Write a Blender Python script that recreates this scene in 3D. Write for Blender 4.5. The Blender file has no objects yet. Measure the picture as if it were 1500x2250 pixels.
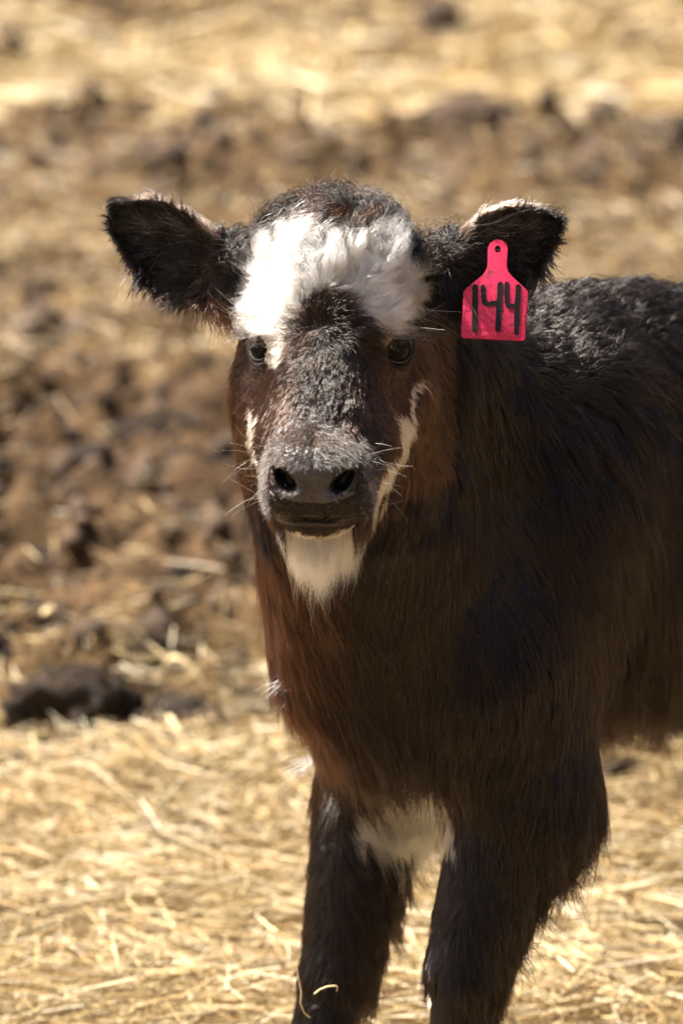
import bpy, bmesh, math, random
import numpy as np
from mathutils import Vector, Matrix

random.seed(7)
RNG = np.random.default_rng(11)
sc = bpy.context.scene
COL = sc.collection

# ------------------------------------------------------------------ camera, sky, sun, exposure
PITCH = math.radians(10.4)
CT, ST = math.cos(PITCH), math.sin(PITCH)
DIST, PXM = 5.0, 2900.0                     # metres to the calf's head, photo pixels per metre there
ZC = 0.63
CAM = np.array([0.0, -DIST * CT, ZC + DIST * ST])
cam_d = bpy.data.cameras.new('camera')
cam_d.sensor_fit = 'VERTICAL'
cam_d.sensor_height = 36.0
cam_d.sensor_width = 24.0
cam_d.lens = 36.0 * DIST / (2250.0 / PXM)
cam_d.clip_start = 0.1
cam_d.clip_end = 1000.0
cam_d.dof.use_dof = True
cam_d.dof.focus_distance = DIST - 0.02
cam_d.dof.aperture_fstop = 8.0
cam_d.dof.aperture_blades = 0
cam = bpy.data.objects.new('camera', cam_d)
COL.objects.link(cam)
cam.location = CAM
cam.rotation_euler = (math.pi / 2 - PITCH, 0, 0)
sc.camera = cam

SUN_EL, SUN_AZ = math.radians(59), math.radians(13)      # azimuth: from -x (left) turned towards +y (behind)
sun_dir = np.array([-math.cos(SUN_EL) * math.cos(SUN_AZ), math.cos(SUN_EL) * math.sin(SUN_AZ), math.sin(SUN_EL)])
world = bpy.data.worlds.new('World')
sc.world = world
world.use_nodes = True
wn = world.node_tree.nodes
sky = wn.new('ShaderNodeTexSky')
sky.sky_type = 'NISHITA'
sky.sun_disc = False
sky.dust_density = 9.0
sky.air_density = 0.6
sky.ozone_density = 0.0
sky.sun_elevation = SUN_EL
sky.sun_rotation = math.atan2(sun_dir[0], sun_dir[1])
world.node_tree.links.new(sky.outputs[0], wn['Background'].inputs[0])
wn['Background'].inputs[1].default_value = 0.05
sun_l = bpy.data.lights.new('sun', 'SUN')
sun_l.energy = 5.0
sun_l.angle = math.radians(0.53)
sun_l.color = (1.0, 0.93, 0.82)
sun = bpy.data.objects.new('sun', sun_l)
COL.objects.link(sun)
sun.rotation_euler = Vector(sun_dir).to_track_quat('Z', 'Y').to_euler()
sun.location = (-3, 2, 6)

sc.view_settings.view_transform = 'Standard'
sc.view_settings.look = 'None'
sc.view_settings.gamma = 1.0
sc.view_settings.use_curve_mapping = False
sc.view_settings.exposure = 1.62
sc.render.engine = 'CYCLES'
sc.cycles.use_denoising = True
sc.cycles.denoiser = 'OPENIMAGEDENOISE'
sc.cycles.denoising_input_passes = 'RGB_ALBEDO_NORMAL'
sc.cycles.denoising_prefilter = 'FAST'
sc.cycles.denoising_quality = 'HIGH'
sc.cycles.max_bounces = 9
sc.cycles.diffuse_bounces = 3
sc.cycles.glossy_bounces = 4
sc.cycles.transmission_bounces = 8
sc.cycles.transparent_max_bounces = 4
sc.cycles.sample_clamp_indirect = 3.0
sc.cycles.sample_clamp_direct = 16.0
sc.cycles.use_adaptive_sampling = True
sc.cycles.adaptive_threshold = 0.006
sc.cycles_curves.shape = 'RIBBONS'

FUR = True
CLAY = False

# ------------------------------------------------------------------ helpers
def P(px, py, y):
    """photo pixel at world depth y -> world point"""
    tx, tv = (px - 750.0) / PXM / DIST, (1125.0 - py) / PXM / DIST
    d = np.array([tx, CT + tv * ST, -ST + tv * CT])
    s = (y - CAM[1]) / d[1]
    return CAM + d * s

def project(p):
    """world points (n,3) -> photo pixels"""
    q = p - CAM
    dep = q[:, 1] * CT - q[:, 2] * ST
    up = q[:, 1] * ST + q[:, 2] * CT
    return 750.0 + q[:, 0] / dep * PXM * DIST, 1125.0 - up / dep * PXM * DIST

def nrm(v):
    return v / np.maximum(np.linalg.norm(v, axis=-1, keepdims=True), 1e-9)

def sstep(e0, e1, x):
    t = np.clip((x - e0) / (e1 - e0), 0, 1)
    return t * t * (3 - 2 * t)

def hash3(i, j, k, s):
    n = (i.astype(np.int64) * 374761393 + j.astype(np.int64) * 668265263 + k.astype(np.int64) * 2147483647 + s * 1274126177) & 0xffffffff
    n = ((n ^ (n >> 13)) * 1274126177) & 0xffffffff
    n = ((n ^ (n >> 16)) * 2246822519) & 0xffffffff
    n = n ^ (n >> 15)
    return (n & 0xffffff).astype(np.float64) / 0xffffff

def noise3(p, s=0):
    """value noise 0..1"""
    f = np.floor(p); t = p - f; t = t * t * (3 - 2 * t)
    f = f.astype(np.int64)
    out = 0
    for dx in (0, 1):
        wx = t[:, 0] if dx else 1 - t[:, 0]
        for dy in (0, 1):
            wy = t[:, 1] if dy else 1 - t[:, 1]
            for dz in (0, 1):
                wz = t[:, 2] if dz else 1 - t[:, 2]
                out = out + wx * wy * wz * hash3(f[:, 0] + dx, f[:, 1] + dy, f[:, 2] + dz, s)
    return out

def fbm(p, s=0, o=4):
    a, tot, out = 1.0, 0.0, 0
    for i in range(o):
        out = out + a * noise3(p * 2.0 ** i + 17.3 * i, s + i)
        tot += a; a *= 0.5
    return out / tot

def vnoise(p, s=0):
    return np.stack([noise3(p, s) - .5, noise3(p + 31.7, s + 5) - .5, noise3(p - 47.1, s + 9) - .5], 1) * 2

def inpoly(x, y, poly):
    r = np.zeros(len(x), bool)
    n = len(poly)
    for i in range(n):
        x1, y1 = poly[i]; x2, y2 = poly[(i + 1) % n]
        c = ((y1 > y) != (y2 > y))
        r ^= c & (x < (x2 - x1) * (y - y1) / ((y2 - y1) if y2 != y1 else 1e-9) + x1)
    return r

def new_mat(name):
    m = bpy.data.materials.new(name)
    m.use_nodes = True
    return m, m.node_tree.nodes, m.node_tree.links, m.node_tree.nodes['Principled BSDF']

def mesh_obj(name, verts, faces, mat, parent=None, smooth=True, loc=None):
    me = bpy.data.meshes.new(name)
    me.from_pydata([tuple(v) for v in verts], [], [tuple(f) for f in faces])
    me.update()
    return me_obj(name, me, mat, parent, smooth, loc)

def me_obj(name, me, mat, parent=None, smooth=True, loc=None):
    if smooth:
        me.polygons.foreach_set('use_smooth', [True] * len(me.polygons))
    if mat is not None and not me.materials:
        me.materials.append(mat)
    o = bpy.data.objects.new(name, me)
    COL.objects.link(o)
    if parent is not None:
        o.parent = parent
        o.matrix_parent_inverse = Matrix.Translation(-Vector(parent.location))
    if loc is not None:
        o.location = loc
    return o

def big_mesh(name, V, F, mat, parent=None, smooth=True):
    """fast mesh from numpy arrays; F is (n,3) or (n,4)"""
    me = bpy.data.meshes.new(name)
    k = F.shape[1]
    me.vertices.add(len(V)); me.vertices.foreach_set('co', V.astype(np.float32).ravel())
    me.loops.add(F.size); me.loops.foreach_set('vertex_index', F.astype(np.int32).ravel())
    me.polygons.add(len(F)); me.polygons.foreach_set('loop_start', np.arange(0, F.size, k, dtype=np.int32))
    me.update(calc_edges=True); me.validate()
    return me_obj(name, me, mat, parent, smooth)

def tag(o, label=None, cat=None, group=None, kind=None):
    if label: o['label'] = label
    if cat: o['category'] = cat
    if group: o['group'] = group
    if kind: o['kind'] = kind
    return o

def add_col_attr(me, name, cols):
    at = me.attributes.new(name, 'FLOAT_COLOR', 'POINT')
    c4 = np.ones((len(cols), 4), np.float32); c4[:, :3] = cols
    at.data.foreach_set('color', c4.ravel())

# ------------------------------------------------------------------ ground
def py_to_y(py):
    pitch = PITCH + math.atan((py - 1125.0) / PXM / DIST)
    return CAM[2] / math.tan(pitch) + CAM[1]

def straw_cover(x, y):
    """0 = bare trampled manure, 1 = thick straw bedding"""
    p = np.stack([x * 1.1, y * 1.1, np.zeros_like(x)], 1)
    n = fbm(p + 5.2, 3, 4)
    w = y + (n - .5) * 1.1
    base = np.interp(w, [-30, 1.45, 1.85, 2.25, 3.6, 4.2, 4.9, 5.5, 6.2, 6.8, 7.2, 7.6, 8.6, 9.3, 12, 40],
                     [1, 1, .75, .08, .0, .16, .50, .58, .28, .22, .55, 1.0, .85, .5, .45, .4])
    n2 = fbm(p * 3.1 + 9.7, 8, 3)
    return np.clip(base + (n2 - .5) * .9, 0, 1)

def ground_h(x, y):
    p = np.stack([x, y, np.zeros_like(x)], 1)
    cover = straw_cover(x, y)
    mud = 1 - sstep(.25, .75, cover)
    near = np.exp(-np.maximum(np.abs(x) - 6, 0) / 4) * np.exp(-np.maximum(y - 14, 0) / 6) * np.exp(-np.maximum(-3 - y, 0) / 3)
    big = (fbm(p * 0.7 + 3, 21, 2) - .5) * .06
    b1 = 1 - np.abs(fbm(p * 9.0, 31, 3) * 2 - 1)
    lump = (fbm(p * 13.0, 41, 4) - .45)
    fine = (fbm(p * 26, 51, 3) - .5)
    h = big + mud * (b1 * .04 + np.maximum(lump, -.14) * .24) + fine * (.022 * mud + .014) + (1 - mud) * (fbm(p * 5, 61, 3) - .5) * .07
    return h * near

def build_ground():
    def axis(lo, hi, step, far, grow):
        a = list(np.arange(lo, hi + 1e-6, step))
        s, v = step, hi
        while v < far[1]:
            s *= grow; v += s; a.append(v)
        s, v = step, lo
        while v > far[0]:
            s *= grow; v -= s; a.insert(0, v)
        return np.array(a)
    xs = axis(-1.8, 1.8, .019, (-260, 260), 1.18)
    ys = axis(0.3, 10.2, .019, (-220, 420), 1.18)
    X, Y = np.meshgrid(xs, ys, indexing='ij')
    x, y = X.ravel(), Y.ravel()
    V = np.stack([x, y, ground_h(x, y)], 1)
    nx, ny = len(xs), len(ys)
    I = np.arange(nx * ny).reshape(nx, ny)
    F = np.stack([I[:-1, :-1], I[1:, :-1], I[1:, 1:], I[:-1, 1:]], -1).reshape(-1, 4)
    m, N, L, b = new_mat('trampled_manure_and_chaff')
    tc = N.new('ShaderNodeTexCoord')
    at = N.new('ShaderNodeAttribute'); at.attribute_name = 'cover'
    n1 = N.new('ShaderNodeTexNoise'); n1.inputs['Scale'].default_value = 14; n1.inputs['Detail'].default_value = 8; n1.inputs['Roughness'].default_value = .65
    n2 = N.new('ShaderNodeTexNoise'); n2.inputs['Scale'].default_value = 90; n2.inputs['Detail'].default_value = 5
    L.new(tc.outputs['Object'], n1.inputs['Vector']); L.new(tc.outputs['Object'], n2.inputs['Vector'])
    mudr = N.new('ShaderNodeValToRGB'); e = mudr.color_ramp.elements
    e[0].position = .32; e[0].color = (.020, .012, .007, 1); e[1].position = .78; e[1].color = (.125, .074, .038, 1)
    chr_ = N.new('ShaderNodeValToRGB'); e = chr_.color_ramp.elements
    e[0].position = .3; e[0].color = (.05, .030, .014, 1); e[1].position = .68; e[1].color = (.25, .16, .070, 1)
    L.new(n1.outputs[0], mudr.inputs[0]); L.new(n2.outputs[0], chr_.inputs[0])
    add = N.new('ShaderNodeMath'); add.operation = 'MULTIPLY_ADD'; add.inputs[1].default_value = .7; add.inputs[2].default_value = -.35
    L.new(n1.outputs[0], add.inputs[0])
    add2 = N.new('ShaderNodeMath'); add2.operation = 'ADD'; add2.use_clamp = True
    L.new(add.outputs[0], add2.inputs[0]); L.new(at.outputs['Fac'], add2.inputs[1])
    mx = N.new('ShaderNodeMix'); mx.data_type = 'RGBA'
    L.new(add2.outputs[0], mx.inputs[0]); L.new(mudr.outputs[0], mx.inputs[6]); L.new(chr_.outputs[0], mx.inputs[7])
    L.new(mx.outputs[2], b.inputs['Base Color'])
    b.inputs['Roughness'].default_value = .95
    b.inputs['Specular IOR Level'].default_value = .15
    bp = N.new('ShaderNodeBump'); bp.inputs['Strength'].default_value = .7; bp.inputs['Distance'].default_value = .02
    L.new(n2.outputs[0], bp.inputs['Height']); L.new(bp.outputs[0], b.inputs['Normal'])
    o = big_mesh('ground', V, F, m)
    a = o.data.attributes.new('cover', 'FLOAT', 'POINT')
    a.data.foreach_set('value', straw_cover(x, y).astype(np.float32))
    tag(o, kind='structure')
    return o
build_ground()

def ground_hit(px, py, smooth=0.0):
    """where the sight line of a photo pixel meets the uneven ground"""
    z = 0.0
    for _ in range(8):
        d = P(px, py, 1.0) - CAM
        q = CAM + d * ((z - CAM[2]) / d[2])
        o = np.linspace(-.03, .03, 5)
        zz = ground_h(q[0] + o, q[1] + o * .7).mean()
        z = .5 * z + .5 * zz
    return np.array([q[0], q[1], z])

# straw: thin folded blades
def straw_mat():
    m, N, L, b = new_mat('dry_straw')
    at = N.new('ShaderNodeAttribute'); at.attribute_name = 'tint'
    L.new(at.outputs['Color'], b.inputs['Base Color'])
    b.inputs['Roughness'].default_value = .5
    b.inputs['Specular IOR Level'].default_value = .45
    return m
M_STRAW = straw_mat()

def straw_blades(name, px, py, pz, length, width, ang, tilt, bend, seed, roll=None, dirt=1.0):
    """curved V-section blades; arrays of n"""
    rg = np.random.default_rng(seed)
    n = len(px); R = 4
    t = np.linspace(-.5, .5, R)[None, :]
    d = np.stack([np.cos(ang) * np.cos(tilt), np.sin(ang) * np.cos(tilt), np.sin(tilt)], 1)
    side = np.stack([-np.sin(ang), np.cos(ang), np.zeros(n)], 1)
    up = np.cross(d, side)
    if roll is None: roll = rg.uniform(0, 2 * np.pi, n)
    bv = side * np.cos(roll)[:, None] + up * np.sin(roll)[:, None]
    wv = nrm(np.cross(d, bv) + .0)
    c = np.stack([px, py, pz], 1)
    cen = c[:, None, :] + d[:, None, :] * (t * length[:, None])[..., None] + bv[:, None, :] * ((t ** 2 - .08) * (bend * length)[:, None])[..., None]
    wprof = np.array([.7, 1.0, .95, .5])[None, :]
    hw = (width[:, None] * wprof * .5)[..., None]
    A = cen + wv[:, None, :] * hw
    Bm = cen + bv[:, None, :] * hw * .55
    C = cen - wv[:, None, :] * hw
    V = np.stack([A, Bm, C], 2).reshape(-1, 3)
    base = (np.arange(n) * R * 3)[:, None, None]
    r = np.arange(R - 1)[None, :, None] * 3
    quad = np.array([[0, 1, 4, 3], [1, 2, 5, 4]])
    F = (base[..., None] + r[..., None] + quad[None, None]).reshape(-1, 4)
    pal = np.array([[.70, .51, .24], [.80, .63, .34], [.52, .35, .15], [.93, .83, .60], [.26, .16, .07], [.66, .52, .29]])
    k = rg.choice(len(pal), n, p=[.22, .22, .18, .16, .15, .07])
    col = pal[k] * rg.uniform(.62, 1.06, n)[:, None] * np.array([1, .6 + .4 * dirt ** .2, .5 + .5 * dirt ** .2]) * dirt * .80
    o = big_mesh(name, V, F, M_STRAW)
    add_col_attr(o.data, 'tint', np.repeat(np.clip(col, 0, .95), R * 3, 0))
    return o

def scatter_straw(n, x0, x1, y0, y1, lmin, lmax, wmin, wmax, pile, seed, name, thr=0.0, dirt=1.0):
    rg = np.random.default_rng(seed)
    x = rg.uniform(x0, x1, n * 3); y = rg.uniform(y0, y1, n * 3)
    cov = straw_cover(x, y)
    keep = rg.uniform(0, 1, n * 3) < np.clip(cov * 1.15 - .12, thr, 1)
    x, y, cov = x[keep][:n], y[keep][:n], cov[keep][:n]
    k = len(x)
    z = ground_h(x, y)
    # neighbouring blades lie roughly alike, in swirls
    sw = fbm(np.stack([x * 1.7, y * 1.7, 0 * x], 1), 77, 2) * 9.0
    ang = sw + rg.normal(0, .75, k)
    tilt = rg.normal(0, .15, k)
    up = rg.uniform(0, 1, k) ** 2 * pile * (.35 + .65 * cov) + .004
    return straw_blades(name, x, y, z + up, rg.uniform(lmin, lmax, k) ** 1.0, rg.uniform(wmin, wmax, k), ang, tilt, rg.standard_t(2.2, k).clip(-4, 4) * .09, seed + 1, None, dirt)

tag(scatter_straw(92000, -1.3, 1.3, .2, 2.7, .015, .10, .0008, .0021, .05, 101, 'straw_bedding'),
    'thick pale gold straw bedding strewn where the calf stands', 'straw', kind='stuff')
tag(scatter_straw(30000, -1.7, 1.7, 2.0, 7.0, .02, .085, .0018, .004, .10, 131, 'straw_litter', .04, .72),
    'loose straw litter scattered over the dark trampled manure', 'straw', kind='stuff')
tag(scatter_straw(22000, -2.2, 2.2, 7.0, 11.5, .05, .22, .004, .009, .06, 151, 'straw_drift', .05, 1.05),
    'bright drift of straw lying far behind the manure', 'straw', kind='stuff')

def straw_margin():
    a = scatter_straw(15000, -2.6, 2.6, -2.2, .2, .03, .16, .002, .004, .04, 171, 'straw_bedding')
    tag(a, 'straw strewn on the open ground in front of the calf', 'straw', kind='stuff')
    for x0, x1, sd, lb in ((-3.0, -1.3, 181, 'straw strewn beside the calf on its right flank side'), (1.3, 3.0, 191, 'straw strewn by the calf\'s hindquarters')):
        tag(scatter_straw(6000, x0, x1, .2, 2.7, .03, .16, .002, .004, .04, sd, 'straw_bedding'), lb, 'straw', kind='stuff')
straw_margin()

# ------------------------------------------------------------------ manure clods
def clod_mat():
    m, N, L, b = new_mat('dried_manure_clod')
    tc = N.new('ShaderNodeTexCoord')
    n1 = N.new('ShaderNodeTexNoise'); n1.inputs['Scale'].default_value = 5; n1.inputs['Detail'].default_value = 9; n1.inputs['Roughness'].default_value = .7
    L.new(tc.outputs['Object'], n1.inputs['Vector'])
    r = N.new('ShaderNodeValToRGB'); e = r.color_ramp.elements
    e[0].position = .36; e[0].color = (.016, .009, .0055, 1); e[1].position = .80; e[1].color = (.115, .068, .036, 1)
    L.new(n1.outputs[0], r.inputs[0]); L.new(r.outputs[0], b.inputs['Base Color'])
    b.inputs['Roughness'].default_value = .92
    bp = N.new('ShaderNodeBump'); bp.inputs['Strength'].default_value = .8; bp.inputs['Distance'].default_value = .1
    L.new(n1.outputs[0], bp.inputs['Height']); L.new(bp.outputs[0], b.inputs['Normal'])
    return m
M_CLOD = clod_mat()
clod_meshes = []
for i in range(7):
    bm = bmesh.new()
    bmesh.ops.create_icosphere(bm, subdivisions=4, radius=1)
    co = np.array([v.co[:] for v in bm.verts])
    k = .62 + 1.0 * (fbm(co * 1.5 + i * 9.1, i, 3) - .35) + .34 * (1 - np.abs(fbm(co * 3.4 + i * 3.3, 60 + i, 3) * 2 - 1)) + .62 * (noise3(co * 4.5, i + 70) - .5) + .34 * (noise3(co * 10, i + 80) - .5)
    co = co * k[:, None]; co[:, 2] *= .52
    co[:, 2] = np.where(co[:, 2] < -.25, -.25 + (co[:, 2] + .25) * .3, co[:, 2])
    for v, c in zip(bm.verts, co): v.co = c
    me = bpy.data.meshes.new('manure_clod'); bm.to_mesh(me); bm.free()
    me.polygons.foreach_set('use_smooth', [True] * len(me.polygons))
    me.materials.append(M_CLOD)
    clod_meshes.append(me)

def clod(px, py, wpx, name, label, group, mi, zs=1.0):
    p = ground_hit(px, py)
    y = p[1]
    s = wpx / PXM * (y - CAM[1]) / DIST / 2
    o = bpy.data.objects.new(name, clod_meshes[mi % 7]); COL.objects.link(o)
    o.location = (p[0], y, p[2] + s * .2)
    o.scale = (s, s * random.uniform(.8, 1.15), s * random.uniform(.85, 1.2) * zs)
    o.rotation_euler = (random.uniform(-.2, .2), random.uniform(-.2, .2), random.uniform(0, 6.28))
    tag(o, label, 'clod', group)
clod(140, 1600, 270, 'manure_clod', 'largest dark brown manure clod, at the edge of the straw bedding', 'manure clods in the yard', 1, 1.7)
clod(400, 1625, 190, 'manure_clod', 'dark manure clod beside the arched stalk at the bedding edge', 'manure clods in the yard', 3, 1.5)
clod(30, 1500, 170, 'manure_clod', 'dark manure clod just behind the largest clod', 'manure clods in the yard', 5, 1.6)
for q, (px, py, w) in enumerate([(60, 1690, 150), (470, 1700, 110), (250, 1740, 80), (560, 1560, 120), (380, 1880, 130), (110, 2040, 110), (1360, 1700, 90), (1440, 2060, 110)]):
    clod(px, py, w, 'manure_clod', 'dark crumbly manure clod half sunk in the straw bedding', 'clods in the straw bedding', q)
rc = random.Random(5)
for q in range(110):
    py = rc.uniform(880, 1500); px = rc.uniform(-150, 560) if q % 5 else rc.uniform(1100, 1650)
    w = 38 + 105 * rc.uniform(0, 1) ** 1.8
    size = 'broad lumpy' if w > 95 else 'fist-sized' if w > 62 else 'small crumbly'
    clod(px, py, w, 'manure_clod', size + ' brown manure clod in the dark trampled stretch beyond the straw bedding', size + ' clods in the trampled stretch', q)
for q in range(16):
    clod(rc.uniform(-80, 1580), rc.uniform(370, 520), rc.uniform(26, 56), 'manure_clod', 'low brown clod in the dark strip before the straw drift', 'clods in the dark strip', q)

# crumbs: thousands of small broken lumps between the clods
def build_crumbs(n, seed):
    rg = np.random.default_rng(seed)
    bm = bmesh.new(); bmesh.ops.create_icosphere(bm, subdivisions=1, radius=1)
    bm.verts.ensure_lookup_table()
    base = np.array([v.co[:] for v in bm.verts]); fc = np.array([[v.index for v in f.verts] for f in bm.faces]); bm.free()
    forms = []
    for i in range(12):
        k = .6 + .8 * fbm(base * 1.6 + i * 7.7, 300 + i, 2) + .25 * (noise3(base * 4 + i, 320 + i) - .5)
        forms.append(base * k[:, None])
    forms = np.array(forms)
    x = rg.uniform(-1.9, 1.9, n * 5); y = rg.uniform(1.2, 10.5, n * 5)
    keep = rg.uniform(0, 1, n * 5) < (1 - straw_cover(x, y)) ** 1.5 * np.where(y < 2, .35, 1.0)
    x, y = x[keep][:n], y[keep][:n]; n = len(x)
    z = ground_h(x, y)
    sz = rg.lognormal(-4.6, .55, n) * np.clip(.75 + y * .06, .8, 1.3)
    th = rg.uniform(0, 6.28, n); c, s_ = np.cos(th), np.sin(th)
    fm = forms[rg.integers(0, 12, n)] * sz[:, None, None] * rg.uniform(.65, 1.25, (n, 1, 3))
    X = fm[..., 0] * c[:, None] - fm[..., 1] * s_[:, None]; Y = fm[..., 0] * s_[:, None] + fm[..., 1] * c[:, None]
    V = np.stack([X + x[:, None], Y + y[:, None], fm[..., 2] + (z + sz * .35)[:, None]], -1).reshape(-1, 3)
    F = (fc[None] + (np.arange(n) * len(base))[:, None, None]).reshape(-1, 3)
    o = big_mesh('manure_crumbs', V, F, M_CRUMB)
    tag(o, 'small broken manure crumbs strewn between the larger clods', 'crumbs', kind='stuff')
def crumb_mat():
    m, N, L, b = new_mat('manure_crumb')
    tc = N.new('ShaderNodeTexCoord')
    n1 = N.new('ShaderNodeTexNoise'); n1.inputs['Scale'].default_value = 23; n1.inputs['Detail'].default_value = 6; n1.inputs['Roughness'].default_value = .7
    L.new(tc.outputs['Object'], n1.inputs['Vector'])
    r = N.new('ShaderNodeValToRGB'); e = r.color_ramp.elements
    e[0].position = .35; e[0].color = (.016, .009, .0055, 1); e[1].position = .80; e[1].color = (.16, .098, .052, 1)
    L.new(n1.outputs[0], r.inputs[0]); L.new(r.outputs[0], b.inputs['Base Color']); b.inputs['Roughness'].default_value = .9
    return m
M_CRUMB = crumb_mat()
build_crumbs(9500, 404)

# single stalks that stand out from the litter
def stalk(px, py, dpx, dpy, arch, width, label, group=None, lift=.012):
    a, b = ground_hit(px, py), ground_hit(dpx, dpy)
    n = 12; K = 8; VV, FF = [], []
    d = b - a; side = nrm(np.cross(d, [0, 0, 1]))
    for i in range(n):
        t = i / (n - 1)
        c = a + d * t
        c = np.array([c[0], c[1], c[2] + lift + arch * 4 * t * (1 - t)]) + side * arch * .5 * math.sin(3.1 * t)
        for k in range(K):
            ph = 2 * math.pi * k / K
            r = width * .5 * (1 if 0 < i < n - 1 else .8)
            VV.append(c + (side * math.cos(ph) + np.array([0, 0, 1]) * math.sin(ph) * .7) * r)
    for i in range(n - 1):
        for k in range(K):
            FF.append((i * K + k, i * K + (k + 1) % K, (i + 1) * K + (k + 1) % K, (i + 1) * K + k))
    FF.append(tuple(range(K))[::-1]); FF.append(tuple((n - 1) * K + k for k in range(K)))
    o = mesh_obj('straw_stalk', VV, FF, M_STRAW)
    add_col_attr(o.data, 'tint', np.tile([.86, .70, .40], (len(VV), 1)))
    tag(o, label, 'straw stalk', group)
stalk(352, 1522, 470, 1560, .035, .0075, 'thick pale straw stalk arched over the dark manure')
stalk(375, 1610, 425, 1690, .02, .006, 'bent straw stalk slanting off the manure into the bedding')
stalk(560, 1650, 625, 1685, .01, .006, 'greyish straw stalk lying flat beside the calf\'s chest')
stalk(95, 1370, 118, 1410, .012, .009, 'short pale stub of straw lying on the trampled manure')
stalk(340, 1990, 395, 2090, .01, .005, 'straight broken straw stalk in the thick bedding')
stalk(1120, 2180, 1420, 2200, .006, .0035, 'long thin straw stalk lying behind the calf\'s foreleg')

# ------------------------------------------------------------------ calf: one continuous skin grown from a distance field
BYAW = math.radians(45)
BF = np.array([-math.sin(BYAW), -math.cos(BYAW), 0.0])      # the way the chest faces
BL = np.array([math.cos(BYAW), -math.sin(BYAW), 0.0])       # the calf's left
BO = np.array([0.062, 0.22, 0.0])
def B(f, l, z):
    return BO + BF * f + BL * l + np.array([0, 0, z])
HYAW = math.radians(5.5)
HA = np.array([math.cos(HYAW), -math.sin(HYAW), 0.0])       # towards the calf's left ear
HB = np.array([-math.sin(HYAW), -math.cos(HYAW), 0.0])      # the way the face looks
HC = np.array([0, 0, 1.0])
HO = P(726, 755, 0.0)
def H(a, b, c):
    return HO + HA * a + HB * b + HC * c
def to_head(p):
    q = p - HO
    return q @ HA, q @ HB, q @ HC

OPS = []
def _bb(lo, hi, pad):
    return np.minimum(lo, hi) - pad, np.maximum(lo, hi) + pad
def cone(a, b, r1, r2, k=.03, sub=False):
    a = np.asarray(a, float); b = np.asarray(b, float); r = max(r1, r2)
    lo, hi = _bb(a, b, r + k + .02)
    ab = b - a; L2 = ab @ ab
    def f(p):
        t = np.clip(((p - a) @ ab) / L2, 0, 1)
        return np.linalg.norm(p - a - t[:, None] * ab, axis=1) - (r1 + (r2 - r1) * t)
    OPS.append((f, lo, hi, k, sub))
def ell(c, r, axes=None, k=.03, sub=False):
    c = np.asarray(c, float); r = np.asarray(r, float)
    A = np.eye(3) if axes is None else np.array(axes, float)
    A = A / np.linalg.norm(A, axis=1, keepdims=True)
    lo, hi = _bb(c, c, r.max() + k + .02)
    def f(p):
        q = (p - c) @ A.T
        k0 = np.linalg.norm(q / r, axis=1); k1 = np.linalg.norm(q / (r * r), axis=1)
        return k0 * (k0 - 1) / np.maximum(k1, 1e-9)
    OPS.append((f, lo, hi, k, sub))
BAX = [BF, BL, [0, 0, 1]]
HAX = [HA, HB, HC]

# trunk
ell(B(-.15, .006, .568), (.22, .121, .160), BAX, .04)
ell(B(-.38, 0, .55), (.25, .140, .17), BAX, .06)
ell(B(-.60, 0, .585), (.15, .115, .135), BAX, .06)
ell(B(-.20, 0, .690), (.11, .045, .042), BAX, .06)          # withers
for s in (-1, 1):
    cone(B(-.11, s * .055, .665), B(.02, s * (.074 if s > 0 else .030), .49), .055, .056, .05)   # shoulder blade
ell(B(.040, .016, .470), (.070, .060, .072), BAX, .05)          # brisket
# neck
cone(B(-.07, 0.01, .62), H(0.004, -.085, .01), .085, .060, .05)
cone(B(.02, .026, .53), H(-.010, -.055, -.045), .074, .066, .05)
cone(P(665, 1040, .07), P(728, 1440, .13), .038, .043, .04)
cone(B(.035, .02, .48), H(-.002, -.04, -.080), .070, .048, .05)
# fore legs
KN_R, KN_L = P(745, 2130, .262), P(1026, 2125, .15)
EL_R, EL_L = P(838, 1740, .285), P(1160, 1730, .18)
FL_R = np.array([KN_R[0] - .036, KN_R[1] - .02, .075]); FL_L = np.array([KN_L[0] - .012, KN_L[1] + .01, .075])
for s, kn, el_, fl in ((-1, KN_R, EL_R, FL_R), (1, KN_L, EL_L, FL_L)):
    cone(B(.02, s * (.074 if s > 0 else .034), .48), el_, .058, .043, .045)
    cone(el_ + np.array([-.006, 0, 0]), kn, .045 + .004 * (s > 0), .0295 + .0025 * (s > 0), .02)
    ell(kn, (.0270, .029, .036), None, .006)
    cone(kn, fl, .0265, .0200, .006)
    ell(fl, (.027, .028, .03), None, .02)
    cone(fl, fl + np.array([-.012, -.022, -.048]), .024, .029, .02)
cone(B(-.075, .072, .585), EL_L, .052, .038, .05)          # muscle above the elbow
ell(B(-.19, .01, .51), (.15, .112, .085), BAX, .04)         # lower rib cage
# hind legs, tail
for s in (-1, 1):
    cone(B(-.60, s * .065, .55), B(-.55, s * .095, .39), .105, .07, .05)
    cone(B(-.56, s * .095, .39), B(-.71, s * .088, .275), .065, .034, .04)
    ell(B(-.715, s * .088, .265), (.033, .033, .04), None, .03)
    cone(B(-.712, s * .088, .26), B(-.685, s * .088, .085), .027, .022, .03)
    ell(B(-.685, s * .088, .08), (.028, .028, .03), None, .02)
    cone(B(-.685, s * .088, .08), B(-.66, s * .088, .028), .024, .029, .02)
cone(B(-.735, 0, .655), B(-.765, 0, .48), .026, .014, .03)
cone(B(-.765, 0, .48), B(-.77, 0, .30), .013, .018, .02)
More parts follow.
